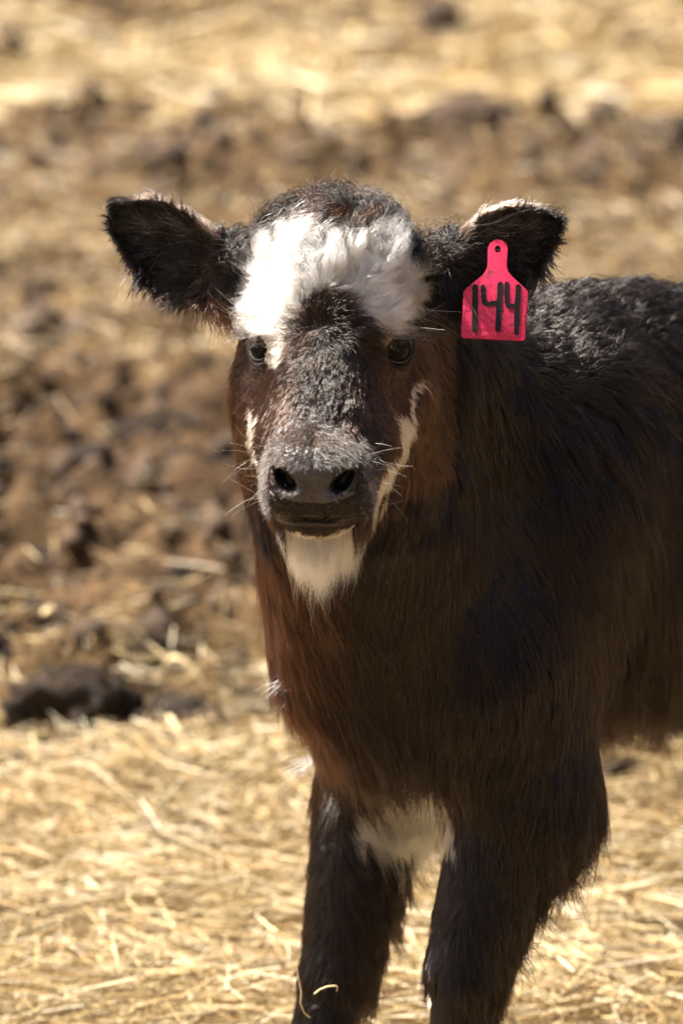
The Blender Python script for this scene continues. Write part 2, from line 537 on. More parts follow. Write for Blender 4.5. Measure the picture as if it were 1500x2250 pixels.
# head
ell(H(0, -.045, .028), (.0555, .07, .060), HAX, .03)
ell(H(0, -.055, .060), (.046, .05, .032), HAX, .03)
ell(H(0, -.012, .028), (.048, .046, .056), HAX, .03)
for s in (-1, 1):
    ell(H(s * .039, .000, .018), (.019, .026, .019), HAX, .02)
    cone(H(s * .032, -.035, -.030), H(s * .021, .045, -.075), .030, .022, .03)
    cone(H(s * .036, -.035, -.055), H(s * .019, .045, -.096), .025, .019, .03)
    cone(H(s * .023, .045, -.075), H(s * .016, .085, -.100), .024, .021, .03)
cone(H(0, .0, .004), H(0, .082, -.068), .042, .031, .03)
ell(H(0, .098, -.086), (.033, .030, .029), HAX, .02)
ell(H(0, .104, -.075), (.031, .024, .018), HAX, .02)
for s in (-1, 1):
    ell(H(s * .0175, .099, -.101), (.0180, .026, .0170), HAX, .015)
    ell(H(s * .0198, .110, -.083), (.0140, .018, .018), HAX, .012)
    cone(H(s * .012, .128, -.094), H(s * .028, .118, -.094), .0035, .004, .008)
ell(H(0, .088, -.119), (.025, .026, .012), HAX, .012)
ell(H(0, .055, -.110), (.022, .04, .018), HAX, .02)
cone(H(0, .05, -.113), H(0, -.03, -.085), .026, .04, .03)
# mouth groove, nostrils
for t in np.linspace(-1, 1, 9):
    ell(H(t * .037, .123 - .030 * t * t, -.1135 + .005 * t * t), (.007, .0065, .0007), HAX, .0025, True)
for s in (-1, 1):
    ax = [HA * .8 * s + HC * .6, HB, HC * .8 - HA * s * .6]
    ell(H(s * .0195, .129, -.0850), (.0072, .016, .0053), ax, .005, True)
    ell(H(s * .0245, .123, -.0790), (.0052, .012, .0030), ax, .005, True)
# eye sockets and lids
EYE_R = .0180
EYES = []
for s in (-1, 1):
    d = nrm(HA * s * .76 + HB * .64 + HC * .02)
    c = H(s * .0415, .0040, -.001)
    EYES.append((c, d, s))
    ell(c, (.0215, .0215, .0215), None, .010)
    tang = nrm(np.cross(HC, d)); upv = np.cross(d, tang)
    ell(c + d * .018, (.0165, .0122, .0125), [tang, upv, d], .003, True)

# ears: a thin bowl with the outline of the photograph's ear
EARS = []
def ear(base, tip, s, L, vt, vb, depth, fwd):
    b0 = P(*base, depth); t0 = P(*tip, depth - fwd)
    eu = nrm(t0 - b0)
    ew = nrm(np.array([0.10 * s, -1.0, -.05])); ew = nrm(ew - eu * (ew @ eu))      # inside of the ear looks at the camera
    ev = np.cross(eu, ew) if s < 0 else np.cross(ew, eu)
    if ev[2] < 0: ev = -ev
    Lm = np.linalg.norm(t0 - b0)
    sc_ = Lm / L
    ut = np.array([q[0] for q in vt]) * sc_; vtv = np.array([q[1] for q in vt]) * sc_
    ub = np.array([q[0] for q in vb]) * sc_; vbv = np.array([q[1] for q in vb]) * sc_
    EARS.append((b0, eu, ev, ew, Lm, ut, vtv, ub, vbv, s))
    def f(p):
        q = p - b0; u, v, w = q @ eu, q @ ev, q @ ew
        top = np.interp(u, ut, vtv) - .006; bot = np.interp(u, ub, vbv) + .007
        mid = (top + bot) / 2; half = np.maximum((top - bot) / 2, .004)
        rel = (v - mid) / half
        bowl = (.022 - .10 * np.clip(u, 0, .1)) * (rel ** 2) - .010
        th = .0042 + .004 * np.clip(1 - u / .05, 0, 1)
        dd = np.stack([np.abs(w - bowl) * .8 - th, (np.abs(v - mid) - half) * .8, u - Lm + .006, -.02 - u], 1)
        return np.max(dd, 1) + 0
    c = b0 + eu * Lm / 2
    OPS.append((f, c - .085, c + .085, .012, False))
ear((512, 588), (224, 462), -1, 320,
    [(-20, 36), (0, 44), (38, 58), (123, 90), (192, 100), (239, 88), (290, 58), (314, 28), (322, 0)],
    [(-20, -68), (0, -84), (79, -110), (146, -120), (213, -99), (283, -55), (316, -15), (322, 0)], .055, .01)
ear((965, 590), (1247, 484), 1, 306,
    [(-20, 36), (0, 44), (78, 76), (130, 104), (192, 104), (254, 72), (292, 26), (306, 0)],
    [(-20, -66), (0, -80), (75, -106), (145, -128), (186, -112), (270, -50), (300, -12), (306, 0)], .055, .01)
for s, e in zip((-1, 1), EARS):
    cone(H(s * .042, -.05, .026), e[0] - e[2] * .007 + e[1] * .020 - e[3] * .008, .029, .021, .02)

def smin(a, b, k):
    h = np.maximum(k - np.abs(a - b), 0) / k
    return np.minimum(a, b) - h * h * k * .25
def sdf(p):
    d = np.full(len(p), .5)
    for f, lo, hi, k, sub in OPS:
        m = np.all((p > lo) & (p < hi), axis=1)
        if not m.any(): continue
        v = f(p[m])
        d[m] = smin(d[m], v, k) if not sub else -smin(-d[m], v, k)
    return d
def sdf_grad(p, e=.0012):
    g = np.empty_like(p)
    for i in range(3):
        q = np.zeros(3); q[i] = e
        g[:, i] = sdf(p + q) - sdf(p - q)
    return nrm(g)

def surface_net(step):
    lo = np.array([-.24, -.20, -.02]); hi = np.array([.82, .98, .92])
    n = np.ceil((hi - lo) / step).astype(int) + 1
    Fg = np.full(n, .5, np.float32)
    for f, blo, bhi, k, sub in OPS:
        i0 = np.maximum(np.floor((blo - lo) / step).astype(int), 0)
        i1 = np.minimum(np.ceil((bhi - lo) / step).astype(int) + 1, n)
        gx = [lo[a] + step * np.arange(i0[a], i1[a]) for a in range(3)]
        G = np.stack(np.meshgrid(*gx, indexing='ij'), -1)
        sh = G.shape[:3]
        sl = Fg[i0[0]:i1[0], i0[1]:i1[1], i0[2]:i1[2]]
        v = f(G.reshape(-1, 3)).reshape(sh).astype(np.float32)
        sl[...] = smin(sl, v, k) if not sub else -smin(-sl, v, k)
    S = Fg < 0
    # active cells
    c8 = [S[dx:n[0] - 1 + dx, dy:n[1] - 1 + dy, dz:n[2] - 1 + dz] for dx in (0, 1) for dy in (0, 1) for dz in (0, 1)]
    anyc = c8[0].copy(); allc = c8[0].copy()
    for c in c8[1:]:
        anyc |= c; allc &= c
    act = anyc & ~allc
    idx = np.argwhere(act)
    vid = np.full(act.shape, -1, np.int64); vid[act] = np.arange(len(idx))
    offs = np.array([[dx, dy, dz] for dx in (0, 1) for dy in (0, 1) for dz in (0, 1)])
    val = np.stack([Fg[idx[:, 0] + o[0], idx[:, 1] + o[1], idx[:, 2] + o[2]] for o in offs], 1)
    acc = np.zeros((len(idx), 3)); cnt = np.zeros(len(idx))
    for i in range(8):
        for j in range(i + 1, 8):
            if np.abs(offs[i] - offs[j]).sum() != 1: continue
            m = (val[:, i] < 0) != (val[:, j] < 0)
            t = np.where(m, val[:, i] / np.where(m, val[:, i] - val[:, j], 1), 0)
            acc += m[:, None] * (offs[i] + t[:, None] * (offs[j] - offs[i])); cnt += m
    V = lo + step * (idx + acc / cnt[:, None])
    Q = []
    for a in range(3):
        b, c = (a + 1) % 3, (a + 2) % 3
        s0 = np.moveaxis(S, a, 0)
        ch = np.moveaxis(s0[:-1] != s0[1:], 0, a)
        e = np.argwhere(ch)
        e = e[(e[:, b] > 0) & (e[:, c] > 0)]
        def at(db, dc):
            q = e.copy(); q[:, b] -= db; q[:, c] -= dc
            return vid[q[:, 0], q[:, 1], q[:, 2]]
        quad = np.stack([at(1, 1), at(0, 1), at(0, 0), at(1, 0)], 1)
        flip = ~S[e[:, 0], e[:, 1], e[:, 2]]
        quad[flip] = quad[flip][:, ::-1]
        Q.append(quad)
    Q = np.concatenate(Q)
    Q = Q[(Q >= 0).all(1)]
    return V, Q

V, Q = surface_net(.0036)
# finer skin on the muzzle and round the eyes
bm = bmesh.new()
bvs = [bm.verts.new(v) for v in V]
for q in Q: bm.faces.new([bvs[i] for i in q])
bm.verts.ensure_lookup_table(); bm.verts.index_update()
# keep only the largest shell
_, hb, hcz = to_head(V)
ha, _, _ = to_head(V)
fine = (((hb > .070) & (hcz < -.045) & (hcz > -.135)) | ((np.abs(ha) > .035) & (np.abs(ha) < .075) & (np.abs(hcz) < .024) & (hb > -.016) & (hb < .032)))
ed = [e for e in bm.edges if fine[e.verts[0].index] and fine[e.verts[1].index]]
bmesh.ops.subdivide_edges(bm, edges=ed, cuts=2, use_grid_fill=True)
bmesh.ops.triangulate(bm, faces=[f for f in bm.faces if len(f.verts) > 4])
bm.normal_update()
me = bpy.data.meshes.new('body'); bm.to_mesh(me); bm.free()
V = np.empty(len(me.vertices) * 3); me.vertices.foreach_get('co', V); V = V.reshape(-1, 3)
for it in range(2):
    d = sdf(V); g = sdf_grad(V)
    V = V - g * np.clip(d, -.003, .003)[:, None]
me.vertices.foreach_set('co', V.ravel()); me.update()
SKIN_N = sdf_grad(V)

# ------------------------------------------------------------------ coat colours and regions
BLAZE = [(530, 640), (545, 610), (575, 590), (590, 568), (612, 546), (628, 528), (650, 516), (672, 528), (690, 546), (715, 546), (745, 546), (790, 536),
         (830, 516), (852, 530), (872, 548), (892, 575), (915, 600), (936, 640), (930, 664), (897, 680), (884, 700), (868, 728), (856, 760), (832, 748),
         (796, 716), (762, 682), (738, 668), (715, 656), (690, 666), (672, 698), (652, 728), (635, 760), (616, 794), (599, 812), (578, 782), (566, 742), (545, 716), (526, 680)]
CHEEK_L = [(542, 888), (566, 903), (561, 950), (566, 1000), (573, 1036), (560, 1020), (548, 975), (540, 930)]
CHEEK_R = [(923, 826), (918, 870), (914, 930), (909, 960), (896, 994), (874, 1026), (857, 1056), (842, 1092), (822, 1108), (830, 1062), (850, 1018), (874, 985), (876, 950), (868, 902), (897, 906), (903, 864)]
LIP_R = [(804, 1038), (826, 1064), (832, 1080), (842, 1094), (834, 1124), (820, 1112), (812, 1078)]
CHIN = [(598, 1168), (640, 1166), (700, 1178), (770, 1164), (800, 1156), (810, 1190), (800, 1222), (770, 1258), (715, 1296), (690, 1290), (655, 1262), (622, 1220)]
CHEST = [(755, 1775), (810, 1765), (830, 1715), (880, 1690), (960, 1700), (1000, 1760), (1000, 1850), (930, 1880), (840, 1870), (760, 1830)]

def regions(p, n):
    """weights and pixel tests for points on the skin"""
    px, py = project(p)
    wob = vnoise(p * 110, 3)
    px = px + wob[:, 0] * 9; py = py + wob[:, 1] * 9
    a, b, c = to_head(p)
    onhead = (np.abs(a) < .085) & (b > -.11) & (c > -.16)
    earw = np.zeros(len(p)); earrel = np.zeros(len(p)); earu = np.zeros(len(p)); earid = np.zeros(len(p), int)
    for i, (b0, eu, ev, ew, Lm, ut, vtv, ub, vbv, s) in enumerate(EARS):
        q = p - b0; u, v, w = q @ eu, q @ ev, q @ ew
        m = (u > .004) & (u < Lm + .02) & (np.abs(w) < .045) & (np.abs(v) < .07)
        top = np.interp(u, ut, vtv); bot = np.interp(u, ub, vbv)
        rel = (v - (top + bot) / 2) / np.maximum((top - bot) / 2, .006)
        wt = np.where(m, sstep(.004, .022, u), 0)
        earw = np.maximum(earw, wt); earrel = np.where(m, rel, earrel); earu = np.where(m, u / Lm, earu); earid = np.where(m, i + 1, earid)
    face = onhead & (b > -.055) & (n @ HB > -.15) & (earw < .05)
    blaze = face & inpoly(px, py, BLAZE) & (c > -.04)
    cheek = onhead & (inpoly(px, py, CHEEK_L) | inpoly(px, py, CHEEK_R) | inpoly(px, py, LIP_R)) & (b > -.05)
    chin = (inpoly(px, py, CHIN) & (b > -.02) & (c < -.10)) | (onhead & (np.abs(a + .002) < .033) & (b > .015) & (b < .088) & (c < -.108) & (n[:, 2] < -.2))
    q = p - BO
    bf_, bl_ = q @ BF, q @ BL
    chest = inpoly(px, py, CHEST) & (bf_ > -.06) & (p[:, 1] < .33) & (np.abs(bl_) < .075)
    nose = onhead & (b > .098) & (c < -.058 - (b - .125) * .2) & (c > -.099 + 8 * a * a) & (np.abs(a) < .0315) & (n @ HB > .12)
    lips = onhead & (b > .085) & (c <= -.1085) & (c > -.1185) & (n @ HB > .1)
    return dict(px=px, py=py, a=a, b=b, c=c, onhead=onhead, earw=earw, earrel=earrel, earu=earu, earid=earid, face=face, blaze=blaze, cheek=cheek,
                chin=chin, chest=chest, nose=nose, lips=lips, bf=bf_, bl=bl_)

BLACK = np.array([.0022, .0017, .0016]); BROWN = np.array([.0120, .0050, .0029]); DARKBR = np.array([.0042, .0024, .0018]); WHITE = np.array([.79, .75, .69])
RED = np.array([.055, .018, .007])
def coat_colour(p, n, R):
    k = len(p)
    col = np.tile(DARKBR * .8, (k, 1))
    n1 = fbm(p * 14, 5, 3)[:, None]
    def mix(c, w): 
        nonlocal col
        w = np.clip(w, 0, 1)[:, None]
        col = col * (1 - w) + c * w
    q = p - BO
    # body: near black with a brown cast; the back blacker
    mix(BLACK, sstep(.60, .72, p[:, 2]) * .75 * (~R['onhead']))
    # cheeks red brown; throat and chest edge: sunlit red-brown rim painted in
    lat = sstep(-.008, -.075, p[:, 0] - .02) * (p[:, 2] > .36) * (~R['onhead'])
    mix(BROWN * 2.0, lat * .9)
    a, b, c = R['a'], R['b'], R['c']
    h = R['onhead'].astype(float)
    mix(BLACK * 1.2, h * sstep(-.02, .02, c))
    side = sstep(.014, .036, np.abs(a)) * sstep(.035, -.015, c) * sstep(-.13, -.10, c)
    mix(BROWN * 1.5, h * side * .95)
    mix(BROWN * 1.3, h * sstep(.045, .08, b) * (c > -.09) * .8)
    mix(DARKBR * .9, h * sstep(.026, .012, np.abs(a)) * sstep(-.06, -.03, c) * (b > 0))
    mix(BLACK * 1.4, h * np.exp(-((np.abs(a) - .052) ** 2 + (c - .0) ** 2) / .00030) * (b > -.03))
    mix(DARKBR * 1.1, h * sstep(.100, .112, b) * sstep(-.085, -.095, c))
    mix(RED, h * np.exp(-((R['px'] - 730) ** 2 / 700 + (R['py'] - 470) ** 2 / 450)) * .9)
    mix(BLACK * 1.2, R['earw'])
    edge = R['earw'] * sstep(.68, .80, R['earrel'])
    mix(np.array([.36, .28, .23]), edge * sstep(.95, .7, R['earu']) * sstep(.16, .28, R['earu']) * sstep(.15, .5, n[:, 2]))  # pale sunlit rim along the ear's top, painted into the hair colour
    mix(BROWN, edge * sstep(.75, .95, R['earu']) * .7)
    col = col * (.65 + .7 * n1)
    for key in ('blaze', 'cheek', 'chin', 'chest'):
        col[R[key]] = WHITE
    return col

def body_mat():
    m, N, L, b = new_mat('calf_skin')
    at = N.new('ShaderNodeAttribute'); at.attribute_name = 'skin'
    nz = N.new('ShaderNodeAttribute'); nz.attribute_name = 'nose'
    tc = N.new('ShaderNodeTexCoord')
    vo = N.new('ShaderNodeTexVoronoi'); vo.inputs['Scale'].default_value = 330
    ns = N.new('ShaderNodeTexNoise'); ns.inputs['Scale'].default_value = 60; ns.inputs['Detail'].default_value = 6
    L.new(tc.outputs['Object'], vo.inputs['Vector']); L.new(tc.outputs['Object'], ns.inputs['Vector'])
    mul = N.new('ShaderNodeMix'); mul.data_type = 'RGBA'; mul.blend_type = 'MULTIPLY'
    rr = N.new('ShaderNodeValToRGB'); e = rr.color_ramp.elements; e[0].position = .3; e[0].color = (.55, .55, .55, 1); e[1].position = .7; e[1].color = (1.25, 1.2, 1.15, 1)
    L.new(ns.outputs[0], rr.inputs[0])
    mul.inputs[0].default_value = 1.0
    L.new(at.outputs['Color'], mul.inputs[6]); L.new(rr.outputs[0], mul.inputs[7]); L.new(mul.outputs[2], b.inputs['Base Color'])
    mr = N.new('ShaderNodeMapRange'); mr.inputs[3].default_value = .8; mr.inputs[4].default_value = .33
    L.new(nz.outputs['Fac'], mr.inputs[0]); L.new(mr.outputs[0], b.inputs['Roughness'])
    bp = N.new('ShaderNodeBump'); bp.inputs['Distance'].default_value = .0012; bp.inputs['Strength'].default_value = .6
    L.new(vo.outputs['Distance'], bp.inputs['Height']); L.new(bp.outputs[0], b.inputs['Normal'])
    return m
M_SKIN = body_mat()

calf = bpy.data.objects.new('calf', None)
COL.objects.link(calf)
calf.empty_display_size = .2
calf.location = B(-.3, 0, 0)
tag(calf, 'shaggy dark brown calf with white forehead standing in the straw', 'calf')
body = me_obj('body', me, M_SKIN, calf)
R = regions(V, SKIN_N)
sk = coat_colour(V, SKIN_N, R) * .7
NOSE_C = np.array([.060, .060, .068])
sk[R['nose']] = NOSE_C
sk[R['lips']] = np.array([.022, .017, .015])
inside = R['onhead'] & (R['b'] > .1) & (SKIN_N @ HB < -.05)
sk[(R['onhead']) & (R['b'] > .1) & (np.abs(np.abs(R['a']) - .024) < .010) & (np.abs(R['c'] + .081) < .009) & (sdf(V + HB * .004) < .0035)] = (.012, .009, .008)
add_col_attr(me, 'skin', sk)
at = me.attributes.new('nose', 'FLOAT', 'POINT'); at.data.foreach_set('value', (R['nose'] | R['lips']).astype(np.float32))

# ------------------------------------------------------------------ fur
def clump_id(p, cell, seed):
    """nearest jittered cell centre of each point"""
    f = np.floor(p / cell).astype(np.int64)
    best = np.full(len(p), 1e9); cen = np.zeros_like(p); key = np.zeros(len(p))
    for dx in (-1, 0, 1):
        for dy in (-1, 0, 1):
            for dz in (-1, 0, 1):
                i, j, k = f[:, 0] + dx, f[:, 1] + dy, f[:, 2] + dz
                q = np.stack([i + hash3(i, j, k, seed), j + hash3(i, j, k, seed + 1), k + hash3(i, j, k, seed + 2)], 1) * cell
                d = ((q - p) ** 2).sum(1)
                m = d < best
                best[m] = d[m]; cen[m] = q[m]; key[m] = hash3(i, j, k, seed + 3)[m]
    return cen, key

tri = []
me.calc_loop_triangles()
TR = np.empty(len(me.loop_triangles) * 3, np.int32); me.loop_triangles.foreach_get('vertices', TR); TR = TR.reshape(-1, 3)
TA = np.linalg.norm(np.cross(V[TR[:, 1]] - V[TR[:, 0]], V[TR[:, 2]] - V[TR[:, 0]]), axis=1) / 2

def hair_mat():
    m = bpy.data.materials.new('calf_fur'); m.use_nodes = True
    N, L = m.node_tree.nodes, m.node_tree.links
    for nd in list(N):
        if nd.type == 'BSDF_PRINCIPLED': N.remove(nd)
    h = N.new('ShaderNodeBsdfHairPrincipled')
    h.model = 'CHIANG'
    h.parametrization = 'COLOR'
    at = N.new('ShaderNodeAttribute'); at.attribute_name = 'hcol'
    L.new(at.outputs['Color'], h.inputs['Color'])
    h.inputs['Roughness'].default_value = .27
    h.inputs['Radial Roughness'].default_value = .45
    h.inputs['Coat'].default_value = 0.3
    h.inputs['IOR'].default_value = 1.55
    h.inputs['Random Roughness'].default_value = .3
    out = [n for n in N if n.type == 'OUTPUT_MATERIAL'][0]
    L.new(h.outputs[0], out.inputs['Surface'])
    return m
M_HAIR = hair_mat()

def make_curves(name, pts, rad, col, parent=calf):
    """pts (n,k,3), rad (n,k), col (n,3)"""
    n, k, _ = pts.shape
    cu = bpy.data.hair_curves.new(name)
    cu.add_curves([k] * n)
    cu.attributes['position'].data.foreach_set('vector', pts.astype(np.float32).ravel())
    ra = cu.attributes.get('radius') or cu.attributes.new('radius', 'FLOAT', 'POINT')
    ra.data.foreach_set('value', rad.astype(np.float32).ravel())
    ca = cu.attributes.new('hcol', 'FLOAT_COLOR', 'CURVE')
    c4 = np.ones((n, 4), np.float32); c4[:, :3] = col
    ca.data.foreach_set('color', c4.ravel())
    cu.materials.append(M_HAIR)
    o = bpy.data.objects.new(name, cu); COL.objects.link(o)
    o.parent = parent; o.matrix_parent_inverse = Matrix.Translation(-Vector(parent.location))
    return o

WHORL = H(-.002, .038, .012)
DOWN = np.array([0, 0, -1.0])

def grow(n, K=6, seed=0):
    rg = np.random.default_rng(seed)
    tc_ = V[TR].mean(1); tn = SKIN_N[TR[:, 0]]
    Rt = regions(tc_, tn)
    toc = nrm(CAM - tc_)
    w = np.ones(len(TR))
    fac = (tn * toc).sum(1)
    w *= np.where(fac < -.25, .45, 1.0)
    w *= np.where(Rt['onhead'] & (Rt['b'] > -.06), 2.6, 1.0)
    w *= np.where(Rt['earw'] > .05, 2.2, 1.0)
    w *= np.where(Rt['bf'] < -.42, .35, 1.0)
    w *= np.where(tc_[:, 2] < .17, .5, 1.0)
    w *= np.where(tc_[:, 2] < .045, 0, 1.0)
    ti = rg.choice(len(TR), n, p=w * TA / (w * TA).sum())
    u = rg.uniform(0, 1, (n, 2)); fl = u.sum(1) > 1; u[fl] = 1 - u[fl]
    bw = np.stack([1 - u.sum(1), u[:, 0], u[:, 1]], 1)
    p = (V[TR[ti]] * bw[..., None]).sum(1); nn = nrm((SKIN_N[TR[ti]] * bw[..., None]).sum(1))
    R = regions(p, nn)
    a, b, c = R['a'], R['b'], R['c']
    # keep the bare nose, lips and eye openings free
    keep = ~((R['nose'] | R['lips']) & (rg.uniform(0, 1, n) > .02))
    for ec, edir, s in EYES:
        keep &= ~((np.linalg.norm(p - ec, axis=1) < .0235) & (((p - ec) @ edir) > .0112))
    p, nn = p[keep], nn[keep]
    R = {k_: v[keep] for k_, v in R.items()}
    a, b, c = R['a'], R['b'], R['c']
    n = len(p)
    head = R['onhead'].astype(float) * (R['earw'] < .05)
    # ---- direction
    back = -BF
    wt = sstep(.25, .85, nn[:, 2])[:, None]
    fw = sstep(-.25, .02, R['bf'])[:, None]
    g = back * (.45 + .55 * wt - .25 * fw * (1 - wt)) + DOWN * (1 - wt) * (.85 + .3 * fw)
    leg = sstep(.42, .34, p[:, 2])[:, None]
    g = g * (1 - leg) + leg * (DOWN + back * (.22 + .55 * sstep(.05, .7, nn @ back))[:, None])
    rad = p - WHORL
    dist = np.linalg.norm(rad, axis=1)
    gh = nrm(rad)
    cheekw = (sstep(.034, .052, np.abs(a)) * sstep(.05, 0, c))[:, None]
    gh = gh * (1 - cheekw) + cheekw * (-HB * .55 - HC * .75)
    topw = (sstep(.03, .06, c))[:, None]
    gh = gh * (1 - topw) + topw * (HC * .9 - HB * .1 + HA * np.sign(a)[:, None] * .12)
    backw = sstep(-.03, -.07, b)[:, None]
    lowback = backw * sstep(.06, .02, c)[:, None]
    gh = gh * (1 - lowback) + lowback * (-HC * .8 - HB * .6)
    chinw = (sstep(-.100, -.112, c) * (b < .1))[:, None]
    gh = gh * (1 - chinw) + chinw * (-HC * 1.0 + HB * .05 - HA * (a / .03)[:, None] * .55)
    g = np.where(head[:, None] > 0, gh, g)
    for i, e in enumerate(EARS):
        m = R['earid'] == i + 1
        if m.any():
            ge = e[1] * .75 + e[2] * R['earrel'][m][:, None] * .75
            low = sstep(-.45, -.9, R['earrel'][m])[:, None]
            ge = ge * (1 - low) + low * (e[1] * .35 + DOWN * 1.0)
            wgt = R['earw'][m][:, None]
            g[m] = g[m] * (1 - wgt) + ge * wgt
    # ---- length, lift, curl, clump
    L = np.full(n, .030); lift = np.full(n, .34); curl = np.full(n, .10); cl1 = np.full(n, .40)
    topb = sstep(.3, .8, nn[:, 2]); 
    L = L * (1 - .30 * topb); curl += .22 * topb
    L = L * (1 - .35 * sstep(.42, .26, p[:, 2])); lift = lift - .12 * sstep(.42, .28, p[:, 2])
    rear = (nn @ back)
    lr = leg[:, 0] * sstep(.05, .7, rear)
    L = L * (1 + .9 * lr); lift += .45 * lr
    L = np.where(p[:, 2] < .2, L * .8, L)
    belly = sstep(-.3, -.8, nn[:, 2]) * (p[:, 2] > .3) * (p[:, 2] < .55) * (head == 0) * (R['earw'] < .05)
    L = L * (1 - .1 * belly); lift += .1 * belly
    ridge = sstep(.045, .015, np.abs(R['bl'])) * sstep(.6, .9, nn[:, 2]) * (head == 0) * (R['bf'] < -.02)
    L = L * (1 + .15 * ridge); lift += .20 * topb * (head == 0) + .1 * ridge
    Lh = np.full(n, .0065)
    Lh = np.where(c > .012, .019, Lh)
    Lh = Lh + .008 * topw[:, 0]
    bridge = sstep(.034, .02, np.abs(a)) * sstep(.03, .0, c) * (b > 0)
    Lh = Lh + .004 * bridge
    Lh = Lh * (1 - .60 * sstep(.070, .105, b))
    Lh = np.where(chinw[:, 0] > .5, .027 - .42 * np.clip(np.abs(a) - .003, 0, .034), Lh)
    Lh = np.where((b < -.02) & (c < .03), .014, Lh)
    for ec, edir, s in EYES:
        de = np.linalg.norm(p - ec, axis=1)
        Lh = Lh * (.22 + .78 * sstep(.021, .036, de))
    L = np.where(head > 0, Lh, L)
    lift = np.where(head > 0, .30 + .28 * topw[:, 0] - .13 * bridge, lift)
    lift = np.where(chinw[:, 0] > .5, .12, lift)
    curl = np.where(head > 0, .09 + .42 * topw[:, 0] + .16 * bridge + .24 * (c > .012), curl)
    ew_ = R['earw']
    Le = .0065 + .011 * sstep(-.4, -.75, R['earrel']) * sstep(.95, .55, R['earu']) + .005 * sstep(.6, .95, R['earrel'])
    L = L * (1 - ew_) + Le * ew_
    lift = lift * (1 - ew_) + (.40) * ew_
        # ---- clumps
    c1, k1 = clump_id(p, .017, 900)
    c2, k2 = clump_id(p, .0062, 950)
    hscale = np.where(head > 0, np.where(R['blaze'], .95, .6), 1.0)
    L = L * rg.lognormal(0, .20, n) * (.72 + .56 * k1)
    dir1 = vnoise(c1 * 61.7, 71) ; dir2 = vnoise(c2 * 171.3, 73)
    big = vnoise(p * 9, 79)
    nz_ = np.where(head > 0, .55 + .45 * topw[:, 0], 1.0) * (1 - .5 * R['earw']); nz_ = nz_[:, None]
    g = nrm(g) + nz_ * (.34 * dir1 + .34 * dir2 + .36 * big) + rg.normal(0, .06, (n, 3)) + curl[:, None] * .9 * vnoise(p * 55, 83)
    g = g - nn * (g * nn).sum(1, keepdims=True)
    hang = np.maximum(chinw[:, 0] * (head > 0), (belly > .3) * .45)[:, None]
    g = nrm(g) * (1 - hang) + hang * (DOWN + HB * .10 * (chinw > .5) - HA * (np.clip(a, -.03, .03) / .03)[:, None] * .22 * (chinw > .5) + .16 * dir1 + .14 * dir2 + rg.normal(0, .06, (n, 3)))
    g = nrm(g)
    bn = nrm(np.cross(nn, g) + 1e-5)
    t = np.linspace(0, 1, K)[None, :, None]
    Lk = L[:, None, None]
    lf = (lift * rg.uniform(.75, 1.25, n))[:, None, None]
    pts = p[:, None, :] + Lk * (g[:, None, :] * (t * (1 - .18 * lf)) + nn[:, None, :] * lf * (1.25 * t - .72 * t * t))
    # curls shared by a clump
    ph = (k1 * 6.28 + k2 * 2.0)[:, None, None] + t * (4.5 + 3 * k1[:, None, None])
    amp = (curl * L)[:, None, None] * t ** .8 * .42
    pts = pts + amp * (np.cos(ph) * bn[:, None, :] + np.sin(ph) * nn[:, None, :] * .8)
    # pull towards clump centres
    d1 = c1 - p; d1 -= nn * (d1 * nn).sum(1, keepdims=True)
    d2 = c2 - p; d2 -= nn * (d2 * nn).sum(1, keepdims=True)
    pts = pts + t ** 1.3 * (d1[:, None, :] * (.38 * hscale[:, None, None]) + d2[:, None, :] * .72)
    # gravity on the longer hair
    pts = pts + DOWN * (t ** 2) * (np.clip(L - .018, 0, .03) * .35)[:, None, None]
    rad0 = np.where(head > 0, .00017, .00027) * np.where(R['bf'] < -.42, 1.6, 1.0) * rg.uniform(.75, 1.2, n)
    prof = np.array([1.0, 1.0, .92, .75, .5, .15]) if K == 6 else np.linspace(1, .15, K)
    rad_ = rad0[:, None] * prof[None, :]
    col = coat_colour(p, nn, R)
    white = R['blaze'] | R['cheek'] | R['chin'] | R['chest']
    j = rg.lognormal(0, .65, n)[:, None]
    warm = rg.uniform(0, 1, n)[:, None]
    tipb = np.array([1.25, .95, .75])
    j = j * (.40 + 1.2 * k2[:, None])
    col = np.where(white[:, None], col * (1 - .10 * rg.uniform(0, 1, n)[:, None]) * (1 - np.array([0, .02, .06]) * warm), col * j * (1 + (tipb - 1) * warm))
    return p, pts, rad_, np.clip(col, .0008, .975), R, white

if FUR:
    p, pts, rad_, col, R, white = grow(430000, 6, 5)
    part = np.zeros(len(p), int)
    part[R['blaze']] = 1; part[R['chin']] = 2; part[R['chest']] = 3; part[R['cheek']] = 4
    part[(part == 0) & (R['earw'] > .3)] = 5
    names = {0: ('coat', 'shaggy dark brown to black body hair'), 1: ('forehead_blaze', 'fluffy white hair patch on the forehead'), 2: ('chin_tuft', 'white hair under the chin'),
             3: ('brisket_tuft', 'cream white hair low on the chest'), 4: ('cheek_streak', 'white hair streak on the cheek'), 5: ('ear_fringe', 'dark hair on the ear')}
    for k_, (nm, lb) in names.items():
        for side in ((-1, 1) if k_ in (4, 5) else (0,)):
            m = part == k_
            if side: m &= (R['a'] * side > 0)
            if m.any():
                o = make_curves(nm, pts[m], rad_[m], col[m])
                o['label'] = lb

